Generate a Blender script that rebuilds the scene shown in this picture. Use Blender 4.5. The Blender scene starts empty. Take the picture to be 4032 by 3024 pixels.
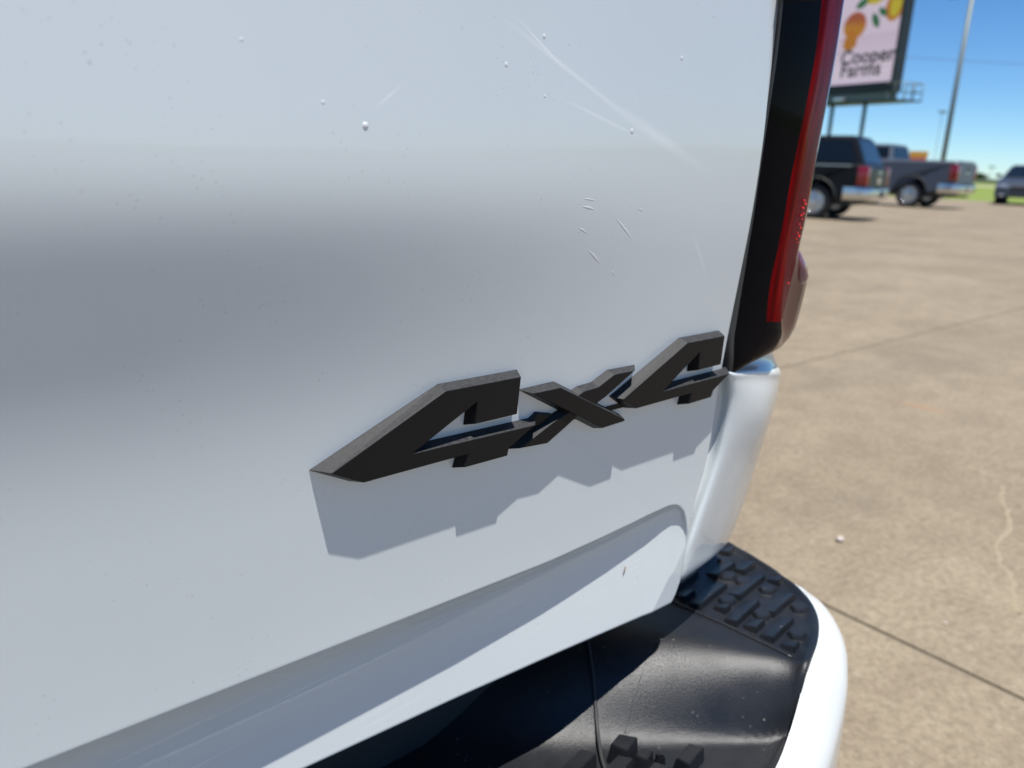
import bpy, bmesh, math, random
from mathutils import Vector, Matrix
R = math.radians
scene = bpy.context.scene
random.seed(7)

# ------------------------------------------------------------------ camera
CAM_H = 0.92
th, pt, az = R(2.0), R(16.0), R(50.0)
fw = Vector((math.cos(az) * math.cos(pt), math.sin(az) * math.cos(pt), -math.sin(pt)))
r0 = Vector((math.sin(az), -math.cos(az), 0))
u0 = r0.cross(fw)
rt = r0 * math.cos(th) + u0 * math.sin(th)
up = rt.cross(fw)
cam = bpy.data.cameras.new('camera')
cam_o = bpy.data.objects.new('camera', cam)
scene.collection.objects.link(cam_o)
m = Matrix((rt, up, -fw)).transposed().to_4x4()
m.translation = Vector((0, -0.36, CAM_H))
cam_o.matrix_world = m
cam.sensor_width = 36
cam.lens = 27.03
cam.clip_start = 0.01
cam.clip_end = 5000
cam.dof.use_dof = True
cam.dof.focus_distance = 0.475
cam.dof.aperture_fstop = 7.2
scene.camera = cam_o

# ------------------------------------------------------------------ light
SUN_TO = Vector((-0.047, -0.230, 1.0)).normalized()
world = bpy.data.worlds.new('World')
scene.world = world
world.use_nodes = True
wn = world.node_tree.nodes
wl = world.node_tree.links
bg = wn['Background']
sky = wn.new('ShaderNodeTexSky')
sky.sky_type = 'NISHITA'
sky.sun_disc = False
sky.sun_elevation = math.asin(SUN_TO.z)
sky.sun_rotation = math.atan2(SUN_TO.x, SUN_TO.y)
sky.air_density = 0.9
sky.altitude = 1800
sky.dust_density = 0.05
sky.ozone_density = 2.8
hs = wn.new('ShaderNodeHueSaturation')
hs.inputs['Saturation'].default_value = 1.18
wl.new(sky.outputs[0], hs.inputs['Color'])
tint = wn.new('ShaderNodeMix'); tint.data_type = 'RGBA'; tint.blend_type = 'MULTIPLY'
tint.inputs[0].default_value = 1.0
tint.inputs[7].default_value = (0.77, 0.94, 1.05, 1)
wl.new(hs.outputs[0], tint.inputs[6])
wl.new(tint.outputs[2], bg.inputs[0])
bg.inputs[1].default_value = 0.085
sun = bpy.data.lights.new('sun', 'SUN')
sun.energy = 5.0
sun.angle = R(0.53)
sun.color = (1.0, 0.965, 0.91)
sun_o = bpy.data.objects.new('sun', sun)
scene.collection.objects.link(sun_o)
sun_o.rotation_euler = SUN_TO.to_track_quat('Z', 'Y').to_euler()
sun_o.location = (0, 0, 30)
scene.view_settings.view_transform = 'Standard'
scene.view_settings.look = 'None'
scene.view_settings.exposure = 0.62
scene.view_settings.gamma = 1
scene.view_settings.use_curve_mapping = False

# ------------------------------------------------------------------ materials
def mat(name, col, rough=0.5, metal=0.0, coat=0.0, coat_rough=0.03, spec=0.5, emit=None):
    mt = bpy.data.materials.new(name)
    mt.use_nodes = True
    b = mt.node_tree.nodes['Principled BSDF']
    b.inputs['Base Color'].default_value = (*col, 1)
    b.inputs['Roughness'].default_value = rough
    b.inputs['Metallic'].default_value = metal
    b.inputs['Coat Weight'].default_value = coat
    b.inputs['Coat Roughness'].default_value = coat_rough
    b.inputs['Specular IOR Level'].default_value = spec
    return mt

class NT:
    """tiny helper round one material's node tree"""
    def __init__(s, mt):
        s.t = mt.node_tree; s.n = s.t.nodes; s.l = s.t.links
        s.b = s.n['Principled BSDF']
        s.tc = s.n.new('ShaderNodeTexCoord')
    def noise(s, scale, detail=4, rough=0.5, src=None, out='Fac', mapping=None):
        x = s.n.new('ShaderNodeTexNoise'); x.inputs['Scale'].default_value = scale
        x.inputs['Detail'].default_value = detail; x.inputs['Roughness'].default_value = rough
        v = src or s.tc.outputs['Object']
        if mapping:
            mp = s.n.new('ShaderNodeMapping'); mp.inputs['Scale'].default_value = mapping
            s.l.new(v, mp.inputs[0]); v = mp.outputs[0]
        s.l.new(v, x.inputs['Vector'])
        return x.outputs[out]
    def vor(s, scale, src=None, out='Distance'):
        x = s.n.new('ShaderNodeTexVoronoi'); x.inputs['Scale'].default_value = scale
        s.l.new(src or s.tc.outputs['Object'], x.inputs['Vector'])
        return x.outputs[out]
    def ramp(s, fac, stops):
        x = s.n.new('ShaderNodeValToRGB'); s.l.new(fac, x.inputs[0])
        e = x.color_ramp.elements
        while len(e) < len(stops): e.new(0.5)
        for k, (p, c) in enumerate(stops):
            e[k].position = p
            e[k].color = (c, c, c, 1) if isinstance(c, (int, float)) else (*c, 1)
        return x.outputs[0]
    def mix(s, fac, a, b, mode='MIX'):
        x = s.n.new('ShaderNodeMix'); x.data_type = 'RGBA'; x.blend_type = mode
        for i, v in ((0, fac), (6, a), (7, b)):
            if isinstance(v, (int, float)):
                x.inputs[i].default_value = v if i == 0 else (v, v, v, 1)
            elif isinstance(v, tuple): x.inputs[i].default_value = (*v, 1)
            else: s.l.new(v, x.inputs[i])
        return x.outputs[2]
    def math(s, op, a, b=0.0):
        x = s.n.new('ShaderNodeMath'); x.operation = op
        for i, v in ((0, a), (1, b)):
            if isinstance(v, (int, float)): x.inputs[i].default_value = v
            else: s.l.new(v, x.inputs[i])
        return x.outputs[0]
    def bump(s, h, strength=0.3, dist=0.001, target='Normal'):
        x = s.n.new('ShaderNodeBump'); x.inputs['Strength'].default_value = strength
        x.inputs['Distance'].default_value = dist
        s.l.new(h, x.inputs['Height']); s.l.new(x.outputs[0], s.b.inputs[target])
    def color(s, c): s.l.new(c, s.b.inputs['Base Color'])
    def rough(s, c): s.l.new(c, s.b.inputs['Roughness'])

# white paint with dust specks, painted-in glare streaks and slight orange peel
PAINT = mat('white_paint', (0.605, 0.645, 0.658), 0.42, coat=1.0, coat_rough=0.015)
n = NT(PAINT)
v1 = n.vor(230); thin = n.noise(26, 2)
sp = n.math('MULTIPLY', n.ramp(v1, [(0.07, 1.0), (0.14, 0.0)]), n.ramp(thin, [(0.50, 0.0), (0.62, 1.0)]))
v2 = n.vor(75); sp2 = n.math('MULTIPLY', n.ramp(v2, [(0.03, 0.8), (0.085, 0.0)]), n.ramp(n.noise(9, 2), [(0.46, 0.0), (0.60, 1.0)]))
base = n.mix(n.noise(7, 3), (0.585, 0.630, 0.640), (0.630, 0.672, 0.685))
base = n.mix(n.math('MULTIPLY', sp, 0.38), base, (0.25, 0.26, 0.27))
base = n.mix(n.math('MULTIPLY', sp2, 0.40), base, (0.22, 0.225, 0.23))
sp_ = n.n.new('ShaderNodeSeparateXYZ'); n.l.new(n.tc.outputs['Object'], sp_.inputs[0])
low = n.math('LESS_THAN', sp_.outputs[2], CAM_H - .282)
mr = n.n.new('ShaderNodeMapping'); mr.inputs['Rotation'].default_value = (0, R(7), 0); n.l.new(n.tc.outputs['Object'], mr.inputs[0])
stk = n.ramp(n.noise(9, 4, 0.6, src=mr.outputs[0], mapping=(1, 1, 38)), [(0.60, 0.0), (0.72, 1.0)])
base = n.mix(n.math('MULTIPLY', n.math('MULTIPLY', stk, low), 0.45), base, (0.80, 0.80, 0.80))
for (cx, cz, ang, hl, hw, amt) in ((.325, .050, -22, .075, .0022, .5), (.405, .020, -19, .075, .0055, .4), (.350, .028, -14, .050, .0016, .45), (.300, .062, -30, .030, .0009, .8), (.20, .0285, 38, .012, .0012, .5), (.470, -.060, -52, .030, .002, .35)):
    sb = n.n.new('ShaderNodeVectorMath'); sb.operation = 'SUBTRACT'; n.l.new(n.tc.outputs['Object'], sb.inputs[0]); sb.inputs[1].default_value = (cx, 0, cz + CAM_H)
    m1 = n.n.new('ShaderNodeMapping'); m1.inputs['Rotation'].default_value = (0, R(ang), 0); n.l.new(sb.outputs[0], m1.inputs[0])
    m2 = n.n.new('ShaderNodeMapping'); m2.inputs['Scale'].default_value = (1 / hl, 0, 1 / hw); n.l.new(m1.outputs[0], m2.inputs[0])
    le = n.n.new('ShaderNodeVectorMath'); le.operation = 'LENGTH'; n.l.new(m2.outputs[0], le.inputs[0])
    base = n.mix(n.ramp(le.outputs['Value'], [(0.0, amt), (0.9, 0.0)]), base, (0.85, 0.86, 0.87))  # soft pale ellipses paint reflected glare into the base colour
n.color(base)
n.l.new(n.ramp(n.noise(5, 4), [(0.35, 0.012), (0.7, 0.05)]), n.b.inputs['Coat Roughness'])
n.bump(n.noise(420, 2), 0.04, 0.0004, 'Coat Normal')

PAINT_CLEAN = mat('white_paint_body', (0.605, 0.645, 0.658), 0.42, coat=1.0, coat_rough=0.03)
NIB = mat('paint_nib', (0.66, 0.67, 0.68), 0.3, coat=1.0, coat_rough=0.05)

BADGE = mat('badge_plastic', (0.010, 0.010, 0.011), 0.42, spec=0.17)
n = NT(BADGE)
gm = n.n.new('ShaderNodeNewGeometry'); sz = n.n.new('ShaderNodeSeparateXYZ'); n.l.new(gm.outputs['Normal'], sz.inputs[0])
dusty = n.math('MULTIPLY', n.ramp(sz.outputs[2], [(0.25, 0.0), (0.55, 1.0)]), n.ramp(n.noise(420, 5, 0.75), [(0.32, 0.25), (0.68, 1.0)]))   # settled dust on the upward faces
n.color(n.mix(dusty, (0.0085, 0.0085, 0.0095), (0.046, 0.047, 0.049)))
n.rough(n.ramp(dusty, [(0.0, 0.40), (1.0, 0.62)]))
n.bump(n.noise(3500, 2), 0.12, 0.0002)

BLACKP = mat('textured_black_plastic', (0.022, 0.024, 0.027), 0.42, spec=0.4)
n = NT(BLACKP)
dust = n.ramp(n.noise(14, 5, 0.65), [(0.42, 0.0), (0.72, 1.0)])
spots = n.math('MULTIPLY', n.ramp(n.vor(90), [(0.06, 1.0), (0.12, 0.0)]), n.ramp(n.noise(20, 2), [(0.5, 0.0), (0.62, 0.8)]))
c = n.mix(n.math('MULTIPLY', dust, 0.7), (0.009, 0.0105, 0.0135), (0.022, 0.0225, 0.024))
n.color(n.mix(spots, c, (0.16, 0.15, 0.13)))
n.rough(n.ramp(n.noise(30, 4), [(0.3, 0.30), (0.75, 0.42)]))
n.bump(n.noise(950, 3, 0.65), 0.5, 0.0007)

RUBBER = mat('dark_rubber', (0.025, 0.026, 0.027), 0.6)
STRIP = mat('lamp_side_strip', (0.035, 0.038, 0.040), 0.45)
GLOSSBLACK = mat('gloss_black_lens', (0.0025, 0.0025, 0.0045), 0.03, spec=0.07)
for _m in (GLOSSBLACK,): _m.node_tree.nodes['Principled BSDF'].inputs['IOR'].default_value = 1.28
RED = mat('red_lens', (0.42, 0.004, 0.007), 0.12, spec=0.08)
n = NT(RED)
n.color(n.mix(n.ramp(n.noise(120, 3, 0.5, mapping=(1, 1, 0.12)), [(0.35, 0.0), (0.7, 1.0)]), (0.06, 0.0006, 0.0015), (0.20, 0.001, 0.003)))
PURPLE = mat('smoked_red_lens', (0.06, 0.012, 0.016), 0.30, spec=0.06)
n = NT(PURPLE)
n.color(n.mix(n.ramp(n.noise(90, 4, 0.6, mapping=(1, 1, 0.2)), [(0.35, 0.0), (0.7, 1.0)]), (0.07, 0.002, 0.007), (0.17, 0.005, 0.014)))
n.bump(n.noise(2600, 2), 0.25, 0.0003)
SMOKE = mat('smoked_lens_skirt', (0.060, 0.004, 0.006), 0.06, spec=0.25)
for _m, _v in ((RED, 1.15), (PURPLE, 1.2), (SMOKE, 1.35)): _m.node_tree.nodes['Principled BSDF'].inputs['IOR'].default_value = _v
REFL = mat('side_reflector', (0.16, 0.06, 0.09), 0.25, coat=1.0, coat_rough=0.05)
SPARK = mat('red_reflex_bead', (0.75, 0.02, 0.02), 0.12, coat=1.0)
STRAW = mat('dry_stalk', (0.16, 0.10, 0.06), 0.8)

def concrete(name, joints=False):
    mt = mat(name, (0.2, 0.18, 0.14), 0.85, spec=0.25)
    n = NT(mt)
    geo = n.n.new('ShaderNodeNewGeometry')
    P = geo.outputs['Position']
    big = n.noise(0.9, 5, 0.55, src=P)
    mid = n.noise(6.5, 6, 0.62, src=P)
    fine = n.noise(70, 5, 0.7, src=P)
    c = n.mix(n.ramp(big, [(0.35, 0.0), (0.66, 1.0)]), (0.218, 0.176, 0.120), (0.278, 0.230, 0.160))
    c = n.mix(n.ramp(mid, [(0.40, 0.0), (0.60, 1.0)]), n.mix(0.27, c, (0.118, 0.086, 0.060)), c)
    c = n.mix(n.ramp(fine, [(0.36, 0.35), (0.55, 0.0)]), c, (0.065, 0.054, 0.041))
    c = n.mix(n.ramp(n.noise(38, 3, 0.6, src=P), [(0.36, 0.32), (0.52, 0.0)]), c, (0.120, 0.092, 0.066))
    c = n.mix(n.ramp(n.noise(48, 3, 0.6, src=P), [(0.55, 0.0), (0.68, 0.28)]), c, (0.36, 0.31, 0.23))
    c = n.mix(n.ramp(n.noise(0.55, 3, 0.5, src=P, mapping=(1, 2.2, 1)), [(0.56, 0.0), (0.70, 0.35)]), c, (0.115, 0.095, 0.075))
    c = n.mix(n.ramp(n.noise(22, 4, 0.6, src=P), [(0.60, 0.0), (0.74, 0.45)]), c, (0.30, 0.255, 0.185))
    oi = n.n.new('ShaderNodeObjectInfo')
    c = n.mix(n.math('MULTIPLY', oi.outputs['Random'], 0.10), c, (0.10, 0.086, 0.066))
    # one rust stain on the slab
    sub = n.n.new('ShaderNodeVectorMath'); sub.operation = 'SUBTRACT'; n.l.new(P, sub.inputs[0]); sub.inputs[1].default_value = (3.29, 0.89, 0)
    mp = n.n.new('ShaderNodeMapping'); mp.inputs['Rotation'].default_value = (0, 0, R(40)); mp.inputs['Scale'].default_value = (22, 8.0, 1)
    n.l.new(sub.outputs[0], mp.inputs[0])
    ln = n.n.new('ShaderNodeVectorMath'); ln.operation = 'LENGTH'; n.l.new(mp.outputs[0], ln.inputs[0])
    c = n.mix(n.ramp(n.math('MULTIPLY', ln.outputs['Value'], 0.5), [(0.1, 0.32), (0.5, 0.0)]), c, (0.30, 0.14, 0.06))
    n.color(c)
    n.bump(n.mix(0.5, mid, fine), 0.4, 0.004)
    return mt
CONC = concrete('pale_concrete')
DIRT = mat('joint_dirt', (0.16, 0.135, 0.095), 0.95)
SEAL = mat('crack_seal', (0.245, 0.205, 0.138), 0.9)
GRASS = mat('grass_green', (0.10, 0.15, 0.03), 0.9, spec=0.1)
n = NT(GRASS); n.color(n.mix(n.noise(1.3, 5, 0.7), (0.12, 0.17, 0.035), (0.20, 0.24, 0.065)))
n.bump(n.noise(20, 4), 0.6, 0.05)
LEAF = mat('tree_leaf', (0.05, 0.085, 0.03), 0.8)
BARK = mat('tree_bark', (0.12, 0.09, 0.07), 0.9)
CHARC = mat('charcoal_metallic', (0.055, 0.062, 0.075), 0.32, 0.55, coat=1.0)
BLUEGREY = mat('blue_grey_metallic', (0.085, 0.10, 0.13), 0.38, 0.1, spec=0.22)
DARKGREY = mat('slate_metallic', (0.05, 0.058, 0.075), 0.30, 0.25, coat=0.3)
BLACKC = mat('black_metallic', (0.008, 0.009, 0.012), 0.35, 0.0, spec=0.16)
GLASS = mat('tinted_glass', (0.006, 0.010, 0.015), 0.05, spec=0.35)
CHROME = mat('chrome', (0.60, 0.60, 0.61), 0.22, 1.0)
ALLOY = mat('alloy', (0.50, 0.51, 0.53), 0.28, 0.9)
TYRE = mat('tyre_rubber', (0.018, 0.018, 0.018), 0.75)
TAIL = mat('tail_lamp_red', (0.24, 0.004, 0.008), 0.15, coat=0.5)
HEADL = mat('head_lamp_glass', (0.65, 0.67, 0.70), 0.08, 0.6, coat=1.0)
GALV = mat('galvanised_steel', (0.15, 0.175, 0.165), 0.55, 0.3)
STEELD = mat('dark_steel', (0.022, 0.026, 0.034), 0.55, 0.2)
ADPINK = mat('ad_print_pink', (0.60, 0.46, 0.55), 0.6)
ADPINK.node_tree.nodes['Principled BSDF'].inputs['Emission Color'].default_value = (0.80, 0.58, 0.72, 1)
ADPINK.node_tree.nodes['Principled BSDF'].inputs['Emission Strength'].default_value = 0.26  # glow added to brighten the ad face
n = NT(ADPINK)
sx = n.n.new('ShaderNodeSeparateXYZ'); n.l.new(n.tc.outputs['Generated'], sx.inputs[0])
n.color(n.ramp(sx.outputs[2], [(0.0, (0.88, 0.64, 0.76)), (0.10, (0.88, 0.64, 0.76)), (0.42, (0.62, 0.44, 0.56)), (0.44, (0.56, 0.40, 0.52)), (0.47, (0.74, 0.54, 0.66)), (1.0, (0.78, 0.56, 0.68))]))
def peachmat(name, lo, hi):
    mt = mat(name, lo, 0.6); n = NT(mt)
    s = n.n.new('ShaderNodeSeparateXYZ'); n.l.new(n.tc.outputs['Generated'], s.inputs[0])
    n.color(n.mix(n.ramp(s.outputs[2], [(0.42, 0.0), (0.72, 1.0)]), n.mix(n.ramp(n.noise(0.9, 2), [(0.4, 0.0), (0.6, 1.0)]), lo, (0.72, 0.32, 0.03)), hi))
    return mt
PEACH = peachmat('ad_print_peach', (0.70, 0.20, 0.02), (0.40, 0.06, 0.07))
PEACH2 = mat('ad_print_yellow', (0.75, 0.50, 0.04), 0.6)
ORANGE = mat('ad_print_orange', (0.62, 0.20, 0.03), 0.6)
ADLEAF = mat('ad_print_leaf', (0.05, 0.16, 0.07), 0.6)
INK = mat('ad_print_ink', (0.03, 0.03, 0.045), 0.6)
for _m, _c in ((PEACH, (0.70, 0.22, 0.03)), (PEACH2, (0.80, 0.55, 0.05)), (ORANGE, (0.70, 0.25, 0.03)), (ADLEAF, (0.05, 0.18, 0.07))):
    _b = _m.node_tree.nodes['Principled BSDF']; _b.inputs['Emission Color'].default_value = (*_c, 1); _b.inputs['Emission Strength'].default_value = 0.16  # weaker added glow lifts the fruit and leaf artwork
SIGNRED = mat('sign_red', (0.55, 0.05, 0.04), 0.5)
SIGNYEL = mat('sign_yellow', (0.70, 0.30, 0.04), 0.5)
PALE = mat('pale_wall', (0.50, 0.44, 0.34), 0.8)
STONE = mat('white_stone', (0.42, 0.37, 0.33), 0.7)

# ------------------------------------------------------------------ object helpers
def link(name, me, m_, parent=None, loc=None):
    o = bpy.data.objects.new(name, me)
    if m_ is not None and len(me.materials) == 0: me.materials.append(m_)
    scene.collection.objects.link(o)
    if parent: o.parent = parent
    if loc is not None: o.location = loc
    return o
def empty(name, loc=(0, 0, 0), rz=0):
    o = bpy.data.objects.new(name, None); scene.collection.objects.link(o)
    o.location = loc; o.rotation_euler = (0, 0, rz); o.empty_display_size = 0.2
    return o
def tag(o, label=None, cat=None, group=None, kind=None):
    if label: o['label'] = label
    if cat: o['category'] = cat
    if group: o['group'] = group
    if kind: o['kind'] = kind
    return o
def mesh(name, verts, faces, smooth=True):
    me = bpy.data.meshes.new(name); me.from_pydata([tuple(v) for v in verts], [], faces); me.validate(); me.update()
    if smooth:
        for p in me.polygons: p.use_smooth = True
    return me
def bm_mesh(name, bm, smooth=False, angle=None):
    bmesh.ops.recalc_face_normals(bm, faces=bm.faces)
    me = bpy.data.meshes.new(name); bm.to_mesh(me); bm.free()
    if smooth:
        for p in me.polygons: p.use_smooth = True
        if angle:
            me.set_sharp_from_angle(angle=R(angle))
    return me
def box(bm, x0, x1, y0, y1, z0, z1, bev=0.0):
    g = bmesh.ops.create_cube(bm, size=1)
    for v in g['verts']:
        v.co = Vector(((x0 + x1) / 2 + v.co.x * (x1 - x0), (y0 + y1) / 2 + v.co.y * (y1 - y0), (z0 + z1) / 2 + v.co.z * (z1 - z0)))
    if bev:
        es = list({e for v in g['verts'] for e in v.link_edges})
        bmesh.ops.bevel(bm, geom=es, offset=bev, segments=2, affect='EDGES', profile=0.6)
def boxmesh(name, *a, bev=0.0):
    bm = bmesh.new(); box(bm, *a, bev=bev); return bm_mesh(name, bm)
def grid_mesh(name, rows, smooth=True, flip=False):
    nr, nc = len(rows), len(rows[0])
    v = [p for r in rows for p in r]; f = []
    for i in range(nr - 1):
        for j in range(nc - 1):
            q = (i * nc + j, i * nc + j + 1, (i + 1) * nc + j + 1, (i + 1) * nc + j)
            f.append(q[::-1] if flip else q)
    return mesh(name, v, f, smooth)
def tube(name, pts, rad, seg=8, smooth=True):
    vs, fs = [], []
    pts = [Vector(p) for p in pts]
    for i, p in enumerate(pts):
        d = (pts[min(i + 1, len(pts) - 1)] - pts[max(i - 1, 0)]).normalized()
        a = d.cross(Vector((0, 0, 1)))
        if a.length < 1e-3: a = Vector((1, 0, 0))
        a.normalize(); b = d.cross(a)
        r_ = rad[i] if isinstance(rad, (list, tuple)) else rad
        for k in range(seg):
            t = 2 * math.pi * k / seg
            vs.append(p + a * math.cos(t) * r_ + b * math.sin(t) * r_)
    for i in range(len(pts) - 1):
        for k in range(seg):
            fs.append((i * seg + k, i * seg + (k + 1) % seg, (i + 1) * seg + (k + 1) % seg, (i + 1) * seg + k))
    fs.append(tuple(range(seg))[::-1]); fs.append(tuple((len(pts) - 1) * seg + k for k in range(seg)))
    return mesh(name, vs, fs, smooth)
def catmull(pts, n_=6):
    P = [Vector(p) for p in pts]; out = []
    for i in range(len(P) - 1):
        a = P[i - 1] if i else P[0] * 2 - P[1]
        b, c = P[i], P[i + 1]
        d = P[i + 2] if i + 2 < len(P) else P[-1] * 2 - P[-2]
        for k in range(n_):
            t = k / n_
            out.append(0.5 * ((2 * b) + (c - a) * t + (2 * a - 5 * b + 4 * c - d) * t * t + (3 * b - a - 3 * c + d) * t ** 3))
    out.append(P[-1]); return out
def interp(x, tab):
    if x <= tab[0][0]: return tab[0][1]
    for (a, b), (c, d) in zip(tab, tab[1:]):
        if x <= c: return b + (d - b) * (x - a) / (c - a)
    return tab[-1][1]
def sstep(a, b, x):
    t = max(0.0, min(1.0, (x - a) / (b - a))); return t * t * (3 - 2 * t)
def mm(l, dz=CAM_H): return [Vector((x / 1000, y / 1000, z / 1000 + dz)) for x, y, z in l]

# ------------------------------------------------------------------ ground
lot = link('ground', mesh('ground', [(-900, -900, -0.03), (3500, -900, -0.03), (3500, 2500, -0.03), (-900, 2500, -0.03)], [(0, 1, 2, 3)], False), GRASS)
tag(lot, kind='structure')
bed = link('joint_bed', mesh('joint_bed', [(-30, -36, -0.006), (36.3, -36, -0.006), (36.3, 62, -0.006), (-30, 62, -0.006)], [(0, 1, 2, 3)], False), DIRT)
tag(bed, kind='structure')
pav = tag(empty('pavement'), kind='structure')
SX, SY, GAP = 7.5, 6.3, 0.014
slab_me = boxmesh('slab', GAP / 2, SX - GAP / 2, GAP / 2, SY - GAP / 2, -0.12, 0.0, bev=0.004)
slab_me.materials.append(CONC)
for i in range(-4, 5):
    for j in range(-5, 10):
        x = 1.52 + i * SX; y = 1.60 + j * SY
        if x + SX > 39.1: continue
        o = link('slab', slab_me, None, pav, (x, y, random.uniform(-0.0008, 0.0008)))
edge = boxmesh('kerb', 0, 0.35, -30, 62, -0.1, 0.012, bev=0.01)
# crack seal
cp = catmull([(2.62, .36, 0), (2.5, .32, 0), (2.35, .25, 0), (2.12, .205, 0), (2.0, .13, 0), (1.88, .085, 0), (1.84, .06, 0)], 8)
v, f = [], []
for i, p in enumerate(cp):
    w = 0.005 + 0.009 * random.random()
    d = (cp[min(i + 1, len(cp) - 1)] - cp[max(i - 1, 0)]).normalized(); s_ = Vector((-d.y, d.x, 0))
    jit = s_ * random.uniform(-0.006, 0.006)
    for k, zz in ((-1, -0.003), (0, 0.0035), (1, -0.003)):
        q = p + s_ * w * k + jit; v.append((q.x, q.y, zz))
for i in range(len(cp) - 1):
    for k in range(2): f.append((i * 3 + k, i * 3 + k + 1, i * 3 + k + 4, i * 3 + k + 3))
tag(link('crack_seal', mesh('crack_seal', v, f), SEAL), kind='structure')
bm = bmesh.new(); bmesh.ops.create_icosphere(bm, subdivisions=2, radius=0.011)
for v_ in bm.verts: v_.co = Vector((v_.co.x * 1.05, v_.co.y * 0.9, v_.co.z * 0.6)) * random.uniform(0.9, 1.12)
tag(link('pebble', bm_mesh('pebble', bm, True), STONE, None, (1.84, .48, .007)), 'small white pebble lying alone on the beige concrete near the bumper', 'pebble')
bm = bmesh.new(); bmesh.ops.create_icosphere(bm, subdivisions=2, radius=0.004)
for v_ in bm.verts: v_.co = Vector((v_.co.x, v_.co.y * 0.8, v_.co.z * 0.6)) * random.uniform(0.85, 1.15)
tag(link('pebble', bm_mesh('pebble', bm, True), STONE, None, (1.66, .145, .003)), 'tiny pale chip of stone near the crossing of slab joint and right picture edge', 'pebble')

# ------------------------------------------------------------------ white truck
truck = empty('pickup_truck', (0, 0, 0))
tag(truck, 'white pickup truck filling the foreground, with a black 4x4 badge on its tailgate', 'pickup truck')
XC = -0.33          # centre line of the truck
T0 = 0.06           # the tailgate leans out towards its top by this slope

TL = [(-.36, .06), (-.30, .05), (-.27, .030), (-.24, .012), (-.21, .004), (-.18, .0), (-.15, -.035), (-.13, -.075), (-.11, -.125), (-.085, -.165), (-.06, -.18), (-.042, -.17), (-.028, -.11), (-.015, -.02), (-.002, .055), (.02, .08), (.08, .085), (.5, .085)]
TR = [(-.36, .05), (-.27, .04), (-.22, .01), (-.17, -.01), (-.12, -.03), (-.06, -.035), (-.02, .01), (.04, .05), (.5, .06)]
def integ(tab):
    z0, st = -0.372, 0.002; out = [(z0, 0.0)]; y = 0
    z = z0
    while z < 0.50:
        y += interp(z + st / 2, tab) * st; z += st; out.append((z, y))
    ref = interp(-0.165, out)
    return [(a, b - ref) for a, b in out]
GL, GR = integ(TL), integ(TR)
def ftab(tab, z):
    k = (z - tab[0][0]) / 0.002; i = max(0, min(len(tab) - 2, int(k))); t = max(0.0, min(1.0, k - i))
    return tab[i][1] * (1 - t) + tab[i + 1][1] * t
def Fs(x, z):
    w = 1 - sstep(0.06, 0.50, x)
    return -T0 * (z + 0.165) + w * ftab(GL, z) + (1 - w) * ftab(GR, z)
RIDGE = [(-2, -.2775), (.35, -.2778), (.42, -.2742), (.457, -.2708), (.480, -.2696), (.4935, -.2708), (.500, -.2760)]
RIGHT = [(-.40, .5165), (-.342, .5145), (-.319, .5148), (-.305, .5120), (-.292, .5080), (-.283, .5040), (-.276, .500), (-.270, .4900)]
D0 = [(-2, .034), (0, .0280), (.15, .0242), (.275, .0205), (.38, .0155), (.464, .0110), (.480, .0092), (.495, .0070), (.515, .0040)]
def gate_y(x, z):
    y = Fs(x, z)
    zr = interp(x, RIDGE); d1 = zr - z
    d2 = interp(z, RIGHT) - x
    if d1 > -0.006 and d2 > -0.006:
        # smooth minimum of the two distances rounds the corner
        k = 0.006; h = max(k - abs(d1 - d2), 0) / k
        d = min(d1, d2) - h * h * k / 4
        rw = .0012 + .0042 * (1 - sstep(.05, .50, x))
        s_ = sstep(-0.35 * rw, rw, d)
        yr = Fs(x, zr)
        dz_ = max(zr - z, 0.0)
        y2 = yr + interp(x, D0) * (1 - math.exp(-dz_ / (.007 + .010 * (1 - sstep(.15, .48, x))))) - 0.08 * dz_
        if y2 < y + 0.0004: y2 = y + 0.0004
        y = y * (1 - s_) + y2 * s_
    return y
XE = [(-.369, .5040), (-.362, .5085), (-.352, .5125), (-.335, .5145), (-.314, .5150), (-.296, .5165), (-.272, .5205), (-.249, .5270), (-.224, .5300), (-.195, .5295), (-.17, .5285), (-.15, .5285), (.0, .5300), (.12, .5285), (.5, .522)]
zs = [.46 - .008 * i for i in range(int(.708 / .008) + 1)]
z = zs[-1]
while z > -.2875: z -= .0006; zs.append(z)
while z > -.3705: z -= .0013; zs.append(z)
zb = zs[-1]
us = []
x = -1.19
while x < -.05: us.append(x); x += .05
while x < .436: us.append(x); x += .01
NR_ = 112
rows = []
for z in zs:
    xe = interp(z, XE); row = []
    xs = us + [.436 + (xe - .436) * k / NR_ for k in range(NR_ + 1)]
    for x in xs:
        e = xe - x; y = gate_y(x, z)
        rr = 0.0035
        if e < rr: y += rr - math.sqrt(max(0, rr * rr - (rr - e) ** 2))
        eb = z - zb; r2 = 0.0025
        if eb < r2: y += r2 - math.sqrt(max(0, r2 * r2 - (r2 - eb) ** 2))
        row.append(Vector((x, y, z + CAM_H)))
    p = row[-1]; row.append(Vector((p.x, p.y + .006, p.z))); row.append(Vector((p.x - .001, p.y + .03, p.z)))
    rows.append(row)
rows.append([Vector((p.x, p.y + .012, p.z)) for p in rows[-1]])
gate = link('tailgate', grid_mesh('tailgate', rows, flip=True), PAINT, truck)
inner = boxmesh('tailgate_inner', -1.18, .505, .045, .09, CAM_H - .345, CAM_H + .46, bev=.004)
link('tailgate_inner_panel', inner, PAINT_CLEAN, truck)

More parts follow.
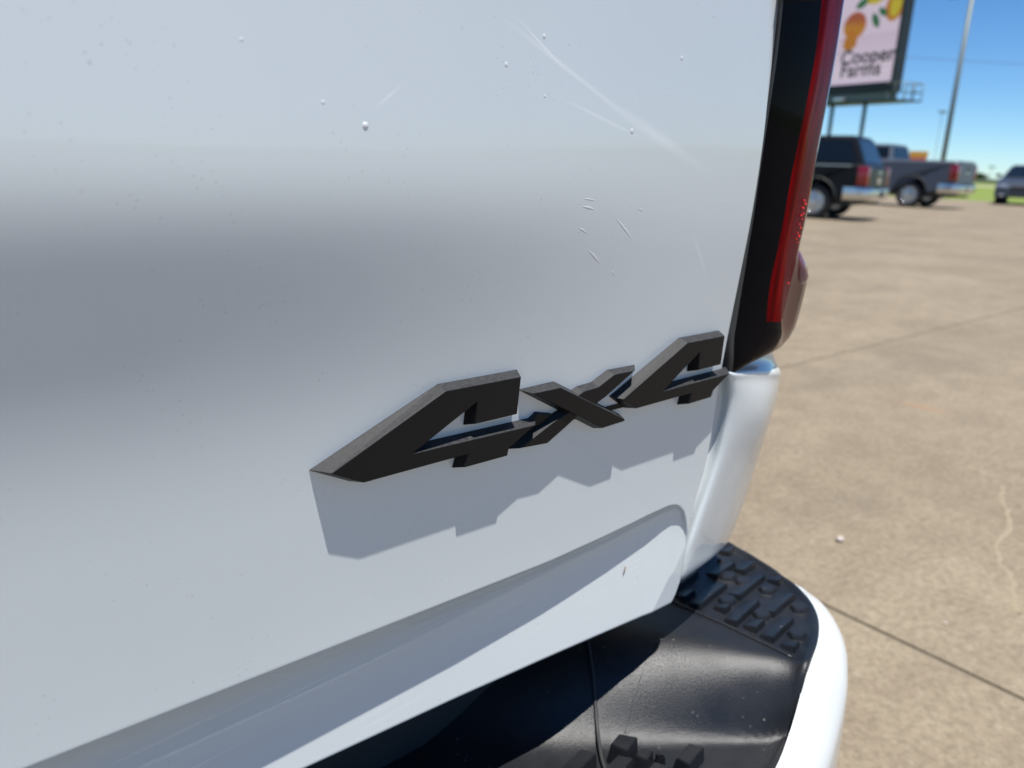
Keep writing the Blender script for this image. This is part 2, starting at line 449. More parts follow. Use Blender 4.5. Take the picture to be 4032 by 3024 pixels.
# paint nibs and dried drops on the tailgate: tiny raised domes
def dome(name, x, z, r_, h_, parent=gate, m_=None, seg=12, yoff=0.0, sq=1.0):
    y = gate_y(x, z) + yoff; vs = []; fs = []
    for i in range(5):
        t = i / 4
        for k in range(seg):
            a = 2 * math.pi * k / seg
            xx, zz = x + r_ * t * math.cos(a), z + r_ * sq * t * math.sin(a)
            vs.append((xx, gate_y(xx, zz) - h_ * (1 - t * t) + (0.0002 if i == 4 else 0), zz + CAM_H))
    for i in range(4):
        for k in range(seg):
            fs.append((i * seg + k, (i + 1) * seg + k, (i + 1) * seg + (k + 1) % seg, i * seg + (k + 1) % seg))
    return link(name, mesh(name, vs, fs), m_ or NIB, parent)
dome('paint_nib', .187, .0147, .0019, .0005)
for (x, z, r_) in [(.2735, .050, .0016), (.3003, .067, .0016), (.3795, .022, .0020), (.4228, .069, .0017), (.1657, .0234, .0012), (.3026, .0365, .0011), (.130, .045, .0010)]:
    dome('dried_drop', x, z, r_, r_ * .10)
for a, b, w in [((.340, -.024), (.3516, -.0261), .0009), ((.3712, -.0307), (.3935, -.0473), .0011), ((.3497, -.0507), (.3648, -.0613), .0013), ((.3385, -.0367), (.3470, -.0405), .0007), ((.3394, -.0193), (.3516, -.0207), .0005), ((.3760, -.066), (.3800, -.070), .0008), ((.3930, -.0255), (.3990, -.028), .0006)]:
    vs, fs = [], []; N_ = 10
    dx, dz = b[0] - a[0], b[1] - a[1]; L_ = math.hypot(dx, dz); px, pz = -dz / L_, dx / L_
    for i in range(N_ + 1):
        t = i / N_; ww = w * math.sin(math.pi * t) + .0001
        bow = .0004 * math.sin(math.pi * t)
        for k in (-1, -.5, 0, .5, 1):
            x_, z_ = a[0] + dx * t + px * (ww * k + bow), a[1] + dz * t + pz * (ww * k + bow)
            vs.append((x_, gate_y(x_, z_) - .00009 * (1 - k * k) * math.sin(math.pi * t) + (.0001 if abs(k) == 1 else 0), z_ + CAM_H))
    for i in range(N_):
        for k in range(4): fs.append((i * 5 + k, i * 5 + k + 1, i * 5 + k + 6, i * 5 + k + 5))
    link('scratch', mesh('scratch', vs, fs), NIB, gate)

# dry plant bit stuck on the lower panel
y0 = gate_y(.4407, -.3207)
st = tube('stalk', [(.4400, y0 - .0008, CAM_H - .3245), (.4404, y0 - .0011, CAM_H - .3205), (.4410, y0 - .0012, CAM_H - .3178), (.4422, y0 - .0009, CAM_H - .3172)], [.00022, .0003, .0005, .0006], 6)
tag(link('plant_bit', st, STRAW), 'tiny dry brown plant stalk stuck to the white lower tailgate panel', 'plant bit')

# ---- badge letters
def offset_poly(P, d):
    n_ = len(P); out = []
    area = sum(P[i][0] * P[(i + 1) % n_][1] - P[(i + 1) % n_][0] * P[i][1] for i in range(n_))
    sg = 1 if area > 0 else -1
    for i in range(n_):
        a, b, c = Vector(P[i - 1]), Vector(P[i]), Vector(P[(i + 1) % n_])
        e1, e2 = (b - a).normalized(), (c - b).normalized()
        n1, n2 = Vector((e1.y, -e1.x)) * sg, Vector((e2.y, -e2.x)) * sg
        k = n1 + n2; k = k.normalized()
        s_ = min(1 / max(k.dot(n1), 0.25), 3.0)
        out.append(b + k * d * s_)
    return out
def letter(name, P, T, draft, parent, top=0.0, back=0.006, bev=.00045, drafts=None):
    P = [(x / 1000, z / 1000) for x, z in P]
    Q = offset_poly(P, draft)
    if drafts:
        for i, (dx, dz) in drafts.items(): Q[i] = Vector((P[i][0] + dx / 1000, P[i][1] + dz / 1000))
    bm = bmesh.new()
    f_ = [bm.verts.new((x, -T - T0 * (z + .165), z + CAM_H)) for x, z in P]
    b_ = [bm.verts.new((x, Fs(x, z) - .0006, z + CAM_H)) for x, z in Q]
    c_ = [bm.verts.new((v_.co.x, v_.co.y + back, v_.co.z)) for v_ in b_]
    n_ = len(P)
    bm.faces.new(f_)
    for i in range(n_):
        j = (i + 1) % n_
        bm.faces.new((f_[i], f_[j], b_[j], b_[i])); bm.faces.new((b_[i], b_[j], c_[j], c_[i]))
    bm.faces.new(c_[::-1])
    bmesh.ops.recalc_face_normals(bm, faces=bm.faces)
    es = [e for e in bm.edges if e.verts[0] in set(f_) and e.verts[1] in set(f_)] + [e for e in bm.edges if (e.verts[0] in set(f_)) != (e.verts[1] in set(f_))]
    bmesh.ops.bevel(bm, geom=es, offset=bev, segments=2, affect='EDGES', profile=.5)
    bmesh.ops.triangulate(bm, faces=[fc for fc in bm.faces if len(fc.verts) > 4])
    return link(name, bm_mesh(name, bm), BADGE, parent)
badge = link('badge', boxmesh('badge', .23, .50, -.001, .004, CAM_H - .169, CAM_H - .1655), BADGE, truck)
four1 = [(171, -161.7), (243.1, -127), (299.7, -127), (298.8, -151.5), (266.3, -151.8), (266.8, -137.4), (221.8, -161.5), (315.3, -162.1), (294.2, -173.7), (293.3, -178.9), (260.3, -179.1), (262.2, -170.6), (190.9, -171.9)]
four2 = [(398.1, -159), (463, -125.1), (509.5, -124.9), (510.5, -148.5), (481.9, -149.2), (480.4, -134.1), (441.7, -160), (524.7, -158.5), (506.1, -169.9), (504.5, -175.3), (476.7, -176.1), (477.7, -167.3), (414.5, -168.7)]
TB = .0092
l1 = letter('digit_four', four1, TB, .0026, badge, drafts={0: (-8.2, 1.0), 12: (-4.0, -1.3)})
l2 = letter('digit_four', four2, TB, .0026, badge, drafts={0: (-5.5, 1.0), 12: (-4.0, -1.3)})
lx = letter('letter_x', [(312, -140.1), (335.3, -140), (403.3, -175.3), (402.9, -176.6), (380.5, -177.6)], TB - .0006, .0024, badge)
letter('letter_stroke', [(305.5, -177.2), (334.3, -164.2), (352, -158.5), (358, -163.0), (343.9, -171.0), (329.7, -178.7)], TB - .0022, .0022, badge)
letter('letter_stroke', [(346, -152.0), (358.8, -146.9), (372.8, -146.0), (387.6, -139.2), (409.1, -139.1), (381.4, -154.5), (371.5, -158.5), (358, -160)], TB - .0018, .0022, badge)
letter('letter_stroke', [(300, -166.2), (324, -165.6), (334, -160.5), (322, -157.5), (318, -160.3)], TB - .0055, .0008, badge)

# ---- tail lamp
LAMP = [
[(526.9,-15.5,127.5),(523,-19.5,126.4),(569.4,-21.9,133.2),(588.1,-19.1,136.5),(623.7,-8.5,143.4),(645.2,3.2,148.2)],
[(527.4,-15,118.2),(523.6,-18.9,117.1),(569.7,-21.3,123.5),(588,-18.5,126.5),(623.5,-7.9,132.9),(645,3.9,137.4)],
[(531.4,-13.1,86.5),(527.4,-17,85.7),(574,-19.4,90.9),(592,-16.5,93),(626.3,-5.8,97.6),(648,6,101)],
[(531.7,-11.1,53),(528.8,-15.1,52.7),(574.2,-17.3,56),(592.5,-14.4,57.5),(627.4,-3.5,60.5),(649.2,8.3,62.6)],
[(530.4,-9,18.2),(530,-13,18.2),(572.7,-15.1,19.8),(591.6,-12.1,20.5),(627.2,-1.2,21.8),(648.8,10.7,22.6)],
[(530.2,-7.6,-4.4),(530.9,-11.6,-4.2),(571.6,-13.7,-3.5),(591.6,-10.7,-3.4),(627.8,0.3,-3.2),(649.0,12.3,-3.3)],
[(530.4,-6,-32),(532.2,-10,-31.8),(571.8,-12,-32.2),(592,-8.9,-32.7),(628.6,2.1,-34),(650.5,14.2,-35.1)],
[(529.4,-4.3,-59.5),(532.4,-8.3,-59.2),(571,-10.3,-60.7),(591.3,-7.2,-61.8),(626.8,4,-64.4),(649,16.1,-66.6)],
[(528.6,-3.7,-70),(532.6,-7.7,-69.8),(570.0,-9.6,-71.6),(592.3,-6.5,-73.1),(626.9,4.7,-76.3),(664.5,16.9,-79.8)],
[(528.2,-3.3,-75.9),(532.8,-7.4,-75.7),(569.2,-9.2,-77.6),(593.5,-6.1,-79.4),(626.2,5.1,-82.8),(672,17.3,-87)],
[(528.0,-2.5,-89.7),(532.9,-6.5,-89.4),(569.4,-8.4,-91.8),(595.6,-5.2,-94.3),(624.5,6,-98),(673.7,18.3,-103.3)],
[(527.4,-1.3,-109.6),(533.2,-5.3,-109.5),(572.3,-7.1,-113),(600,-3.9,-116),(622.4,7.3,-120),(671.3,19.7,-126.7)],
[(527.0,-0.7,-119.7),(533.4,-4.7,-119.7),(574.4,-6.5,-123.7),(604.0,-3.3,-127.4),(624.3,8,-131.7),(669,20.4,-138.4)],
[(527.6,-0.1,-131),(533.7,-4.1,-131),(575.0,-5.4,-135.6),(606.6,-2.6,-138.7),(628.8,8.7,-143.5),(664.1,21.1,-148)]]
BOT = [(532,2.0,-148),(538.8,-2.4,-160.5),(560,-3.4,-156.6),(601.3,2.3,-153.8),(630.2,10.3,-153.8),(655,20.3,-152.4)]
L = [mm(r) for r in LAMP]
up_rows = [[Vector((p.x + (p.x - q.x) * 0.0, p.y - T0 * k, p.z + k)) for p, q in zip(L[0], L[1])] for k in (.30, .22, .12)]
rowsL = up_rows + L
bot = mm(BOT); bot2 = [Vector((p.x + .001, p.y + .010, p.z - .001)) for p in bot]
def seg_rows(c0, c1, n_=5, extra=None):
    """smooth loft between column c0 and c1 of the lamp rows"""
    out = []
    allr = rowsL + [bot, bot2]
    full = [catmull(r, n_) for r in allr]
    for r in full: out.append(r[c0 * n_: c1 * n_ + 1])
    cols = []
    nrow = len(out)
    # smooth down the rows as well
    tr_ = [catmull([out[i][j] for i in range(nrow)], 4) for j in range(len(out[0]))]
    return [[tr_[j][i] for j in range(len(tr_))] for i in range(len(tr_[0]))]
lamp = link('tail_light', grid_mesh('tail_light', seg_rows(1, 2), flip=False), GLOSSBLACK, truck)
link('side_strip', grid_mesh('side_strip', seg_rows(0, 1), flip=False), STRIP, lamp)
rs = seg_rows(2, 3)
zsplit = CAM_H - .121
def split(rs, zc):
    i = next(k for k, r in enumerate(rs) if r[0].z < zc)
    return rs[:i + 1], rs[i:]
a_, b_ = split(rs, zsplit)
link('red_lens', grid_mesh('red_lens', a_), RED, lamp)
link('lens_foot', grid_mesh('lens_foot', b_), GLOSSBLACK, lamp)
a_, b_ = split(seg_rows(3, 4), CAM_H - .122)
link('smoked_lens', grid_mesh('smoked_lens', a_), PURPLE, lamp)
link('lens_foot', grid_mesh('lens_foot', b_), SMOKE, lamp)
side = seg_rows(4, 5)
side = [r + [r[-1] + Vector((.010, .018, .0)), r[-1] + Vector((.016, .05, .0)), r[-1] + Vector((.02, .22, 0))] for r in side]
link('lens_side', grid_mesh('lens_side', side), SMOKE, lamp)
# wrap reflector low on the side of the lamp
refl = tube('reflector', catmull([(.6415, .0165, CAM_H - .066), (.648, .0155, CAM_H - .078), (.6575, .0165, CAM_H - .090), (.6640, .019, CAM_H - .0945)], 5), [.003, .0042, .005, .0055, .006, .0065, .007, .0072, .0074, .0075, .0075, .0074, .007, .006, .005, .0035][:16], 12)
link('reflector', refl, REFL, lamp)
random.seed(5)
for k in range(14):
    zz = -.022 - .0032 * k + random.uniform(-.001, .001)
    if k > 11: zz = -.089 - .0035 * (k - 12)
    i = (0.611 + (.0015 if k % 2 else -.0015)) - (.0 if k < 12 else -.004) - .0002 * k
    bm = bmesh.new(); bmesh.ops.create_icosphere(bm, subdivisions=1, radius=random.uniform(.0006, .0012))
    link('reflex_bead', bm_mesh('reflex_bead', bm), SPARK, lamp, (i, (-.0052 if k < 12 else -.0005) - T0 * (zz + .02) * .6 - .0005, zz + CAM_H))

# ---- rear corner panel of the bed
Q = [
[(541.6,18,-140.1),(537.5,16,-136.3),(575.3,16.5,-139),(618.7,25,-145),(661.5,42,-152.4)],
[(539.6,12.6,-157.1),(534.5,6.8,-156.3),(575.3,10.8,-161),(618.7,18.9,-166),(665.0,36.9,-171.4)],
[(541.5,10,-164.2),(537.0,-2.3,-161.1),(579.5,2.1,-167.2),(623.3,10.6,-175.5),(672.2,31.3,-187.4)],
[(543.9,10.3,-172.8),(541.8,-1.9,-169.8),(581.5,1.5,-175.9),(622.9,10,-184.1),(673.2,31.8,-196.6)],
[(545.7,11.4,-188),(547.2,-0.8,-184.4),(585.9,0.6,-191.9),(623.6,9.1,-200.2),(673.9,32.9,-214)],
[(547,12.5,-206),(548.5,0.2,-201.2),(586.4,0.9,-209.5),(622,9.4,-218.4),(670.5,34.1,-232.9)],
[(545.9,13.6,-224.7),(547.3,1.3,-219.2),(583.3,3.0,-227.9),(618.9,11.6,-237.7),(666.7,35.3,-253.7)],
[(541.6,14.9,-246.3),(544.7,2.5,-240.5),(580.1,6.3,-249.7),(613,14.9,-259.9),(660.9,36.7,-277.3)],
[(534.4,16.6,-275),(537.3,4.2,-267.9),(572.8,8.8,-278.6),(605.5,17.5,-290.1),(653.9,38.7,-309.7)],
[(526.7,18.3,-303.4),(528.7,5.8,-295.3),(562.9,10.5,-307.1),(597.3,19.4,-321),(645.9,40.7,-340)],
[(519.5,18,-332),(520.2,7.5,-324.4),(553.3,12.3,-333.5),(588,20.5,-343.7),(637,41.6,-358.5)],
[(515.5,18.5,-355),(517.0,9.5,-351.4),(549.3,13.8,-352.5),(585,22.5,-355.7),(633,42.5,-364.5)]]
rq = []
for r in Q:
    p = mm(r); e = p[-1]
    gx = interp(r[0][2] / 1000, XE)
    a0 = Vector((gx + .0022, .028, p[0].z)); a1 = Vector((gx + .0026, .0150 + r[0][1] / 4000, p[0].z))
    rq.append([a0, a1, p[0].lerp(p[1], .35) + Vector((0, .0035, 0)), p[1]] + p[2:] + [e + Vector((.012, .022, -.004)), e + Vector((.020, .06, -.008)), e + Vector((.026, .14, -.01)), e + Vector((.03, .60, -.01))])
rq.append([p + Vector((0, .008, -.002)) for p in rq[-1]])
rq2 = [catmull(r, 5) for r in rq]
cols = [catmull([rq2[i][j] for i in range(len(rq2))], 5) for j in range(len(rq2[0]))]
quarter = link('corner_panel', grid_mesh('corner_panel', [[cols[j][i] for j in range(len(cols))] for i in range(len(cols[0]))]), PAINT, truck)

# ---- bed side, cab and the rest of the body (seen only from beside the photograph's place)
def prism(name, prof, x0, x1, inset=0.03, m_=None, parent=None):
    """side profile (y, z) swept across x with softened shoulders"""
    cy = sum(p[0] for p in prof) / len(prof); cz = sum(p[1] for p in prof) / len(prof)
    vs, fs = [], []; n_ = len(prof)
    off = offset_poly(prof, -inset)
    for x, P in ((x0, off), (x0 + inset, prof), (x1 - inset, prof), (x1, off)):
        for y, z in P: vs.append((x, y, z))
    for k in range(3):
        for i in range(n_):
            j = (i + 1) % n_; fs.append((k * n_ + i, k * n_ + j, (k + 1) * n_ + j, (k + 1) * n_ + i))
    bm = bmesh.new(); V = [bm.verts.new(v_) for v_ in vs]
    for q in fs: bm.faces.new([V[i] for i in q])
    bm.faces.new([V[i] for i in range(n_)]); bm.faces.new([V[3 * n_ + i] for i in range(n_)][::-1])
    bmesh.ops.triangulate(bm, faces=[f_ for f_ in bm.faces if len(f_.verts) > 4])
    return link(name, bm_mesh(name, bm, True, 35), m_, parent)
def arch(yc, zb_, r_, n_=10):
    return [(yc + r_ * math.cos(math.pi * k / n_), zb_ + r_ * math.sin(math.pi * k / n_)) for k in range(n_ + 1)]
side_prof = [(.16, .56), (.16, CAM_H + .10), (.16, 1.44), (2.0, 1.46), (2.0, .50)] + [(p[0], p[1]) for p in arch(1.22, .50, .50)]
prism('bed_side', side_prof, .55, .705, .02, PAINT_CLEAN, truck)
prism('bed_side', side_prof, -1.365, -1.21, .02, PAINT_CLEAN, truck)
front_prof = [(2.02, .45), (2.02, 1.46), (4.25, 1.30), (5.5, 1.18), (5.72, .95), (5.75, .45)] + arch(4.95, .45, .50)
prism('cab_body', front_prof, -1.365, .705, .03, PAINT_CLEAN, truck)
link('bed_floor', boxmesh('bed_floor', -1.22, .56, .10, 2.0, .80, .86), RUBBER, truck)
def wheel(parent, x, y, r_=.41, w=.28, side=1, spokes=6):
    prof = [(-w / 2, r_ * .62), (-w / 2, r_ * .93), (-w / 2 + .03, r_ * .99), (0, r_), (w / 2 - .03, r_ * .99), (w / 2, r_ * .93), (w / 2, r_ * .62), (w / 2 - .03, r_ * .58), (-w / 2 + .03, r_ * .58)]
    N_ = 32; vs, fs = [], []
    for k in range(N_):
        a = 2 * math.pi * k / N_
        for px, rr in prof: vs.append((px, rr * math.cos(a), rr * math.sin(a)))
    m0 = len(prof)
    for k in range(N_):
        for i in range(m0):
            fs.append((k * m0 + i, k * m0 + (i + 1) % m0, ((k + 1) % N_) * m0 + (i + 1) % m0, ((k + 1) % N_) * m0 + i))
    t = link('wheel', mesh('wheel', vs, fs), TYRE, parent, (x, y, r_))
    bm = bmesh.new()
    ro = r_ * .64
    bmesh.ops.create_cone(bm, cap_ends=True, segments=32, radius1=ro, radius2=ro * .97, depth=.02, matrix=Matrix.Translation((-side * .02 * 0, 0, 0)) @ Matrix.Rotation(math.pi / 2, 4, 'Y'))
    for v_ in bm.verts: v_.co.x += side * (w / 2 - .10)
    for k in range(spokes):
        a = 2 * math.pi * k / spokes
        g = bmesh.ops.create_cube(bm, size=1)
        for v_ in g['verts']:
            rr = .05 + (v_.co.z + .5) * (ro - .06); tt = v_.co.y * (.085 if v_.co.z > 0 else .06)
            v_.co = Vector((side * (w / 2 - .05 + v_.co.x * .05 - (.02 if v_.co.z > 0 else 0)), tt * math.cos(a) - rr * math.sin(a), tt * math.sin(a) + rr * math.cos(a)))
    bmesh.ops.create_cone(bm, cap_ends=True, segments=16, radius1=.07, radius2=.06, depth=.05, matrix=Matrix.Translation((side * (w / 2 - .045), 0, 0)) @ Matrix.Rotation(math.pi / 2, 4, 'Y'))
    # outer lip
    for k in range(32):
        pass
    rim = link('rim', bm_mesh('rim', bm), ALLOY, t)
    lip = []
    for k in range(33):
        a = 2 * math.pi * k / 32; lip.append((side * (w / 2 - .012), ro * .98 * math.cos(a), ro * .98 * math.sin(a)))
    link('rim_lip', tube('rim_lip', lip, .014, 6), ALLOY, t)
    return t
for wx, sd in ((.53, 1), (-1.19, -1)):
    for wy in (1.22, 4.95): wheel(truck, wx, wy, .41, .28, sd)
def greenhouse(parent, zb_, zt, base, roof, wb, wt, xc, m_body, wins, bname='cab'):
    """base = (y0, y1) at the belt line, roof = (y0, y1); wb, wt half widths; wins = list of (face, u0, u1, v0, v1, name)"""
    B = [Vector((xc - wb, base[0], zb_)), Vector((xc + wb, base[0], zb_)), Vector((xc + wb, base[1], zb_)), Vector((xc - wb, base[1], zb_))]
    T = [Vector((xc - wt, roof[0], zt)), Vector((xc + wt, roof[0], zt)), Vector((xc + wt, roof[1], zt)), Vector((xc - wt, roof[1], zt))]
    bm = bmesh.new(); b_ = [bm.verts.new(p) for p in B]; t_ = [bm.verts.new(p) for p in T]
    for i in range(4): bm.faces.new((b_[i], b_[(i + 1) % 4], t_[(i + 1) % 4], t_[i]))
    bm.faces.new(t_); bm.faces.new(b_[::-1])
    bmesh.ops.bevel(bm, geom=[e for e in bm.edges if any(v_ in t_ for v_ in e.verts)], offset=.06, segments=3, affect='EDGES')
    g = link(bname, bm_mesh(bname, bm, True, 40), m_body, parent)
    faces = {'rear': (0, 1), 'right': (1, 2), 'front': (2, 3), 'left': (3, 0)}
    for face, u_0, u_1, v0, v1, nm in wins:
        i, j = faces[face]
        def P(u, v_): return (B[i].lerp(B[j], u)).lerp(T[i].lerp(T[j], u), v_)
        q = [P(u_0, v0), P(u_1, v0), P(u_1, v1), P(u_0, v1)]
        nn = (q[1] - q[0]).cross(q[3] - q[0]).normalized()
        q1 = [p + nn * .006 for p in q]; q0 = [p - nn * .02 for p in q]
        bm = bmesh.new(); a = [bm.verts.new(p) for p in q1]; b = [bm.verts.new(p) for p in q0]
        bm.faces.new(a)
        for k in range(4): bm.faces.new((b[k], b[(k + 1) % 4], a[(k + 1) % 4], a[k]))
        bmesh.ops.bevel(bm, geom=[e for e in bm.edges if e.verts[0] in a and e.verts[1] in a], offset=.01, segments=1, affect='EDGES')
        link(nm, bm_mesh(nm, bm), GLASS, g)
    return g
SW = [('right', .04, .40, .12, .86, 'window'), ('right', .44, .84, .12, .86, 'window'), ('left', .60, .96, .12, .86, 'window'), ('left', .16, .56, .12, .86, 'window'), ('rear', .10, .90, .14, .86, 'window'), ('front', .06, .94, .08, .90, 'windshield')]
greenhouse(truck, 1.44, 1.95, (2.05, 4.30), (2.18, 3.55), .99, .78, XC, PAINT_CLEAN, SW)

# ---- bumper: white painted skin
SK_IN = [(704.7,2.1,-420),(697,-13.1,-420),(684.7,-30.6,-420),(667.7,-46.4,-420),(648.3,-58.8,-420),(626.1,-69.6,-421),(606.0,-76.5,-425),(590.0,-81.5,-432),(576.0,-86.0,-441),(560.0,-91.5,-453),(541.5,-97.0,-465),(515,-104.0,-474),(470,-112,-478),(380,-121,-479),(200,-130,-479),(-100,-138,-479),(-330,-140,-479)]
SK_OUT = [(713.5,6.3,-426),(718.5,-8.5,-431),(719.0,-25.0,-436),(710.4,-42.5,-440),(694.3,-61.0,-443),(676,-75.4,-446),(659.0,-85.5,-451),(645,-93.2,-458),(630,-99.7,-468),(611,-106.4,-479),(588,-113.6,-491),(560,-121,-502),(512,-130,-507),(410,-140,-509),(210,-149,-509),(-100,-157,-509),(-330,-159,-509)]
fwd_in = [(723, 600, -440), (727.5, 240, -436), (724, 100, -434), (716, 45, -430)]
fwd_out = [(735, 600, -455), (740, 240, -450), (735.5, 100, -446), (726, 44, -440)]
si, so = mm(fwd_in + SK_IN), mm(fwd_out + SK_OUT)
sk = []
for p, q in zip(si, so):
    d = (q - p); d.z = 0; d.normalize()
    wdt = (q - p).length
    sk.append([p + Vector((0, 0, -.012)), p + Vector((0, 0, -.002)), p + d * .002, p + d * (wdt * .5) + Vector((0, 0, -.0025 - (p.z - q.z) * .25)), q + Vector((0, 0, .0)), q + d * .006 + Vector((0, 0, -.022)), q + d * .008 + Vector((0, 0, -.07)), q + d * .002 + Vector((0, 0, -.14)), q - d * .012 + Vector((0, 0, -.20)), q - d * .05 + Vector((0, 0, -.21))])
sk = [catmull(r, 4) for r in sk]
cols = [catmull([sk[i][j] for i in range(len(sk))], 5) for j in range(len(sk[0]))]
bumper = link('bumper', grid_mesh('bumper', [[cols[j][i] for j in range(len(cols))] for i in range(len(cols[0]))]), PAINT_CLEAN, truck)

# black step cover: a height field over the bumper
def Hs(x, y):
    """top of the step cover above x, y (z relative to the camera)"""
    xc_ = min(.553 - .62 * y, .583 - .12 * y); xt = .45 - 1.3 * y
    t = (xc_ - x) / max(xc_ - xt, .02)
    if t <= 0: return -.420
    a = max(0.0, min(t, 1.15) - .02) / 1.13
    s_ = 1 - (1 - a * a) ** 1.7
    return -.420 - .058 * s_
rim_pts = [(727.6,103.6),(724.4,84.9),(722.4,68.3),(716.9,42.6),(713.1,28),(708.7,17)] + [(a, b) for a, b, c_ in SK_IN]
rim_pts = [(729, 170)] + rim_pts
rim_c = catmull([(a / 1000, b / 1000, 0) for a, b in rim_pts], 6)
rows = []
for i, p in enumerate(rim_c):
    t = sstep(.50, .72, p.x)
    ix = p.x * (1 - t) + .585 * t if p.x > .50 else p.x
    iy = .17
    NC = 40; row = []
    # lip at the rim: raised black edging then down to the tread
    inw = Vector((ix - p.x, iy - p.y, 0)); L_ = inw.length; inw.normalize()
    for d_, dz in ((0.0, -.010), (0.0, .0005), (.001, .0018), (.0045, .0020), (.0065, .0002), (.010, -.0022), (.016, -.0030)):
        q = p + inw * d_; row.append(Vector((q.x, q.y, Hs(q.x, q.y) + dz + CAM_H)))
    for k in range(1, NC + 1):
        q = p + inw * (.016 + (L_ - .016) * k / NC); row.append(Vector((q.x, q.y, Hs(q.x, q.y) - .003 + CAM_H)))
    rows.append(row)
cover = link('step_cover', grid_mesh('step_cover', rows), BLACKP, truck)
# raised edge that closes the tread field off from the slope
cr = [(.5775, .0459), (.5829, .0136), (.5866, -.0191), (.5891, -.0452), (.5905, -.066)]
link('tread_border', tube('tread_border', catmull([(x, y, Hs(x, y) + CAM_H - .0026) for x, y in [(.571, .09)] + cr], 4), .0014, 8), BLACKP, cover)
# tread ribs and nubs
def rib(x0, y0, x1, y1, w, h_, name='tread_rib', zof=-.003, lowk=.25):
    d = Vector((x1 - x0, y1 - y0, 0)); L_ = d.length; d.normalize(); s_ = Vector((-d.y, d.x, 0)); bm = bmesh.new()
    lo, hi = [], []
    for (a, b) in ((0, -1), (L_, -1), (L_, 1), (0, 1)):
        p = Vector((x0, y0, 0)) + d * a + s_ * b * w / 2
        lo.append(bm.verts.new((p.x, p.y, Hs(p.x, p.y) + zof - .003 + CAM_H)))
    for (a, b, k) in ((.002, -.78, 1), (L_ - .0015, -.78, 1), (L_ - .004, .80 + .12 * (lowk < .5), lowk), (.004, .80 + .12 * (lowk < .5), lowk)):
        p = Vector((x0, y0, 0)) + d * a + s_ * b * w / 2
        hi.append(bm.verts.new((p.x, p.y, Hs(p.x, p.y) + zof + h_ * k + CAM_H)))
    bm.faces.new(hi)
    for k in range(4): bm.faces.new((lo[k], lo[(k + 1) % 4], hi[(k + 1) % 4], hi[k]))
    bmesh.ops.recalc_face_normals(bm, faces=bm.faces)
    bmesh.ops.bevel(bm, geom=[e for e in bm.edges if e.verts[0] in hi or e.verts[1] in hi], offset=.0007, segments=2, affect='EDGES')
    return link(name, bm_mesh(name, bm, True, 30), BLACKP, cover)
def nub(x, y, r_=.0095, h_=.0040, zof=-.003):
    bm = bmesh.new(); lo, hi = [], []
    for k in range(6):
        a = math.pi / 3 * k + .13
        lo.append(bm.verts.new((x + r_ * 1.35 * math.cos(a), y + r_ * 1.1 * math.sin(a), Hs(x, y) + zof - .002 + CAM_H)))
        hi.append(bm.verts.new((x + r_ * math.cos(a), y + r_ * .8 * math.sin(a), Hs(x, y) + zof + h_ + CAM_H)))
    bm.faces.new(hi)
    for k in range(6): bm.faces.new((lo[k], lo[(k + 1) % 6], hi[(k + 1) % 6], hi[k]))
    bmesh.ops.recalc_face_normals(bm, faces=bm.faces)
    bmesh.ops.bevel(bm, geom=[e for e in bm.edges if e.verts[0] in hi or e.verts[1] in hi], offset=.0008, segments=2, affect='EDGES')
    return link('tread_nub', bm_mesh('tread_nub', bm), BLACKP, cover)
W_ = .0165; H_ = .0064; U = .0055
for x0, y0, x1, y1 in [(.583, .0405, .644, .0500), (.631, .0270, .6925, .0355), (.588, .0010, .643, .0100), (.632, -.0115, .685, -.0050), (.5935, -.0355, .643, -.0285), (.679, .0545, .712, .0590), (.690, .0190, .706, .0215), (.647, .0665, .690, .0715), (.598, .0210, .6130, .0235), (.594, -.0165, .6170, -.0130), (.5955, -.0560, .611, -.0530), (.590, .0770, .640, .0840), (.583, .0590, .606, .0620), (.700, .0900, .722, .0930), (.650, .1010, .700, .1080)]:
    rib(x0, y0, x1, y1, W_, H_)
for x, y in [(.6641, .0563), (.6223, .0275), (.6752, .0150), (.6289, -.0089), (.6705, -.0250), (.6268, -.0485), (.6684, .0391), (.690, .0770)]:
    nub(x, y)
# upper ends of the coarser tread on the low middle step
for x0, y0, x1, y1, w_, h_ in [(.330, -.0145, .4005, -.001, .017, .017), (.345, -.038, .4215, -.0235, .016, .016), (.4145, -.0175, .437, -.0115, .020, .021), (.360, -.060, .440, -.047, .016, .015), (.426, -.0330, .4420, -.0280, .013, .015), (.4440, -.0380, .4510, -.0365, .009, .010), (.450, -.056, .480, -.0505, .016, .015)]:
    rib(x0, y0, x1, y1, w_, h_, 'tread_block', -.004, .85)
# wire drooping over the step
wp = [(.474, .130), (.4735, .108), (.471, .085), (.459, .063), (.4455, .042), (.428, .018), (.407, -.010), (.400, -.028), (.4035, -.042), (.41, -.06)]
link('wire', tube('wire', catmull([(x, y, Hs(x, y) + CAM_H + .0004) for x, y in wp], 6), .0016, 8), RUBBER, truck)
for a, b in [((.512, .030), (.430, -.005))]:
    pts = [(a[0] + (b[0] - a[0]) * t / 8, a[1] + (b[1] - a[1]) * t / 8) for t in range(9)]
    link('mould_line', tube('mould_line', [(x, y, Hs(x, y) + CAM_H - .0034) for x, y in pts], .0006, 6), STRIP, cover)
link('bumper_beam', boxmesh('bumper_beam', -1.10, .44, .02, .15, .20, .40, bev=.01), RUBBER, truck)
link('valance', boxmesh('valance', -1.20, .54, .10, .14, .36, CAM_H - .380, bev=.004), RUBBER, truck)

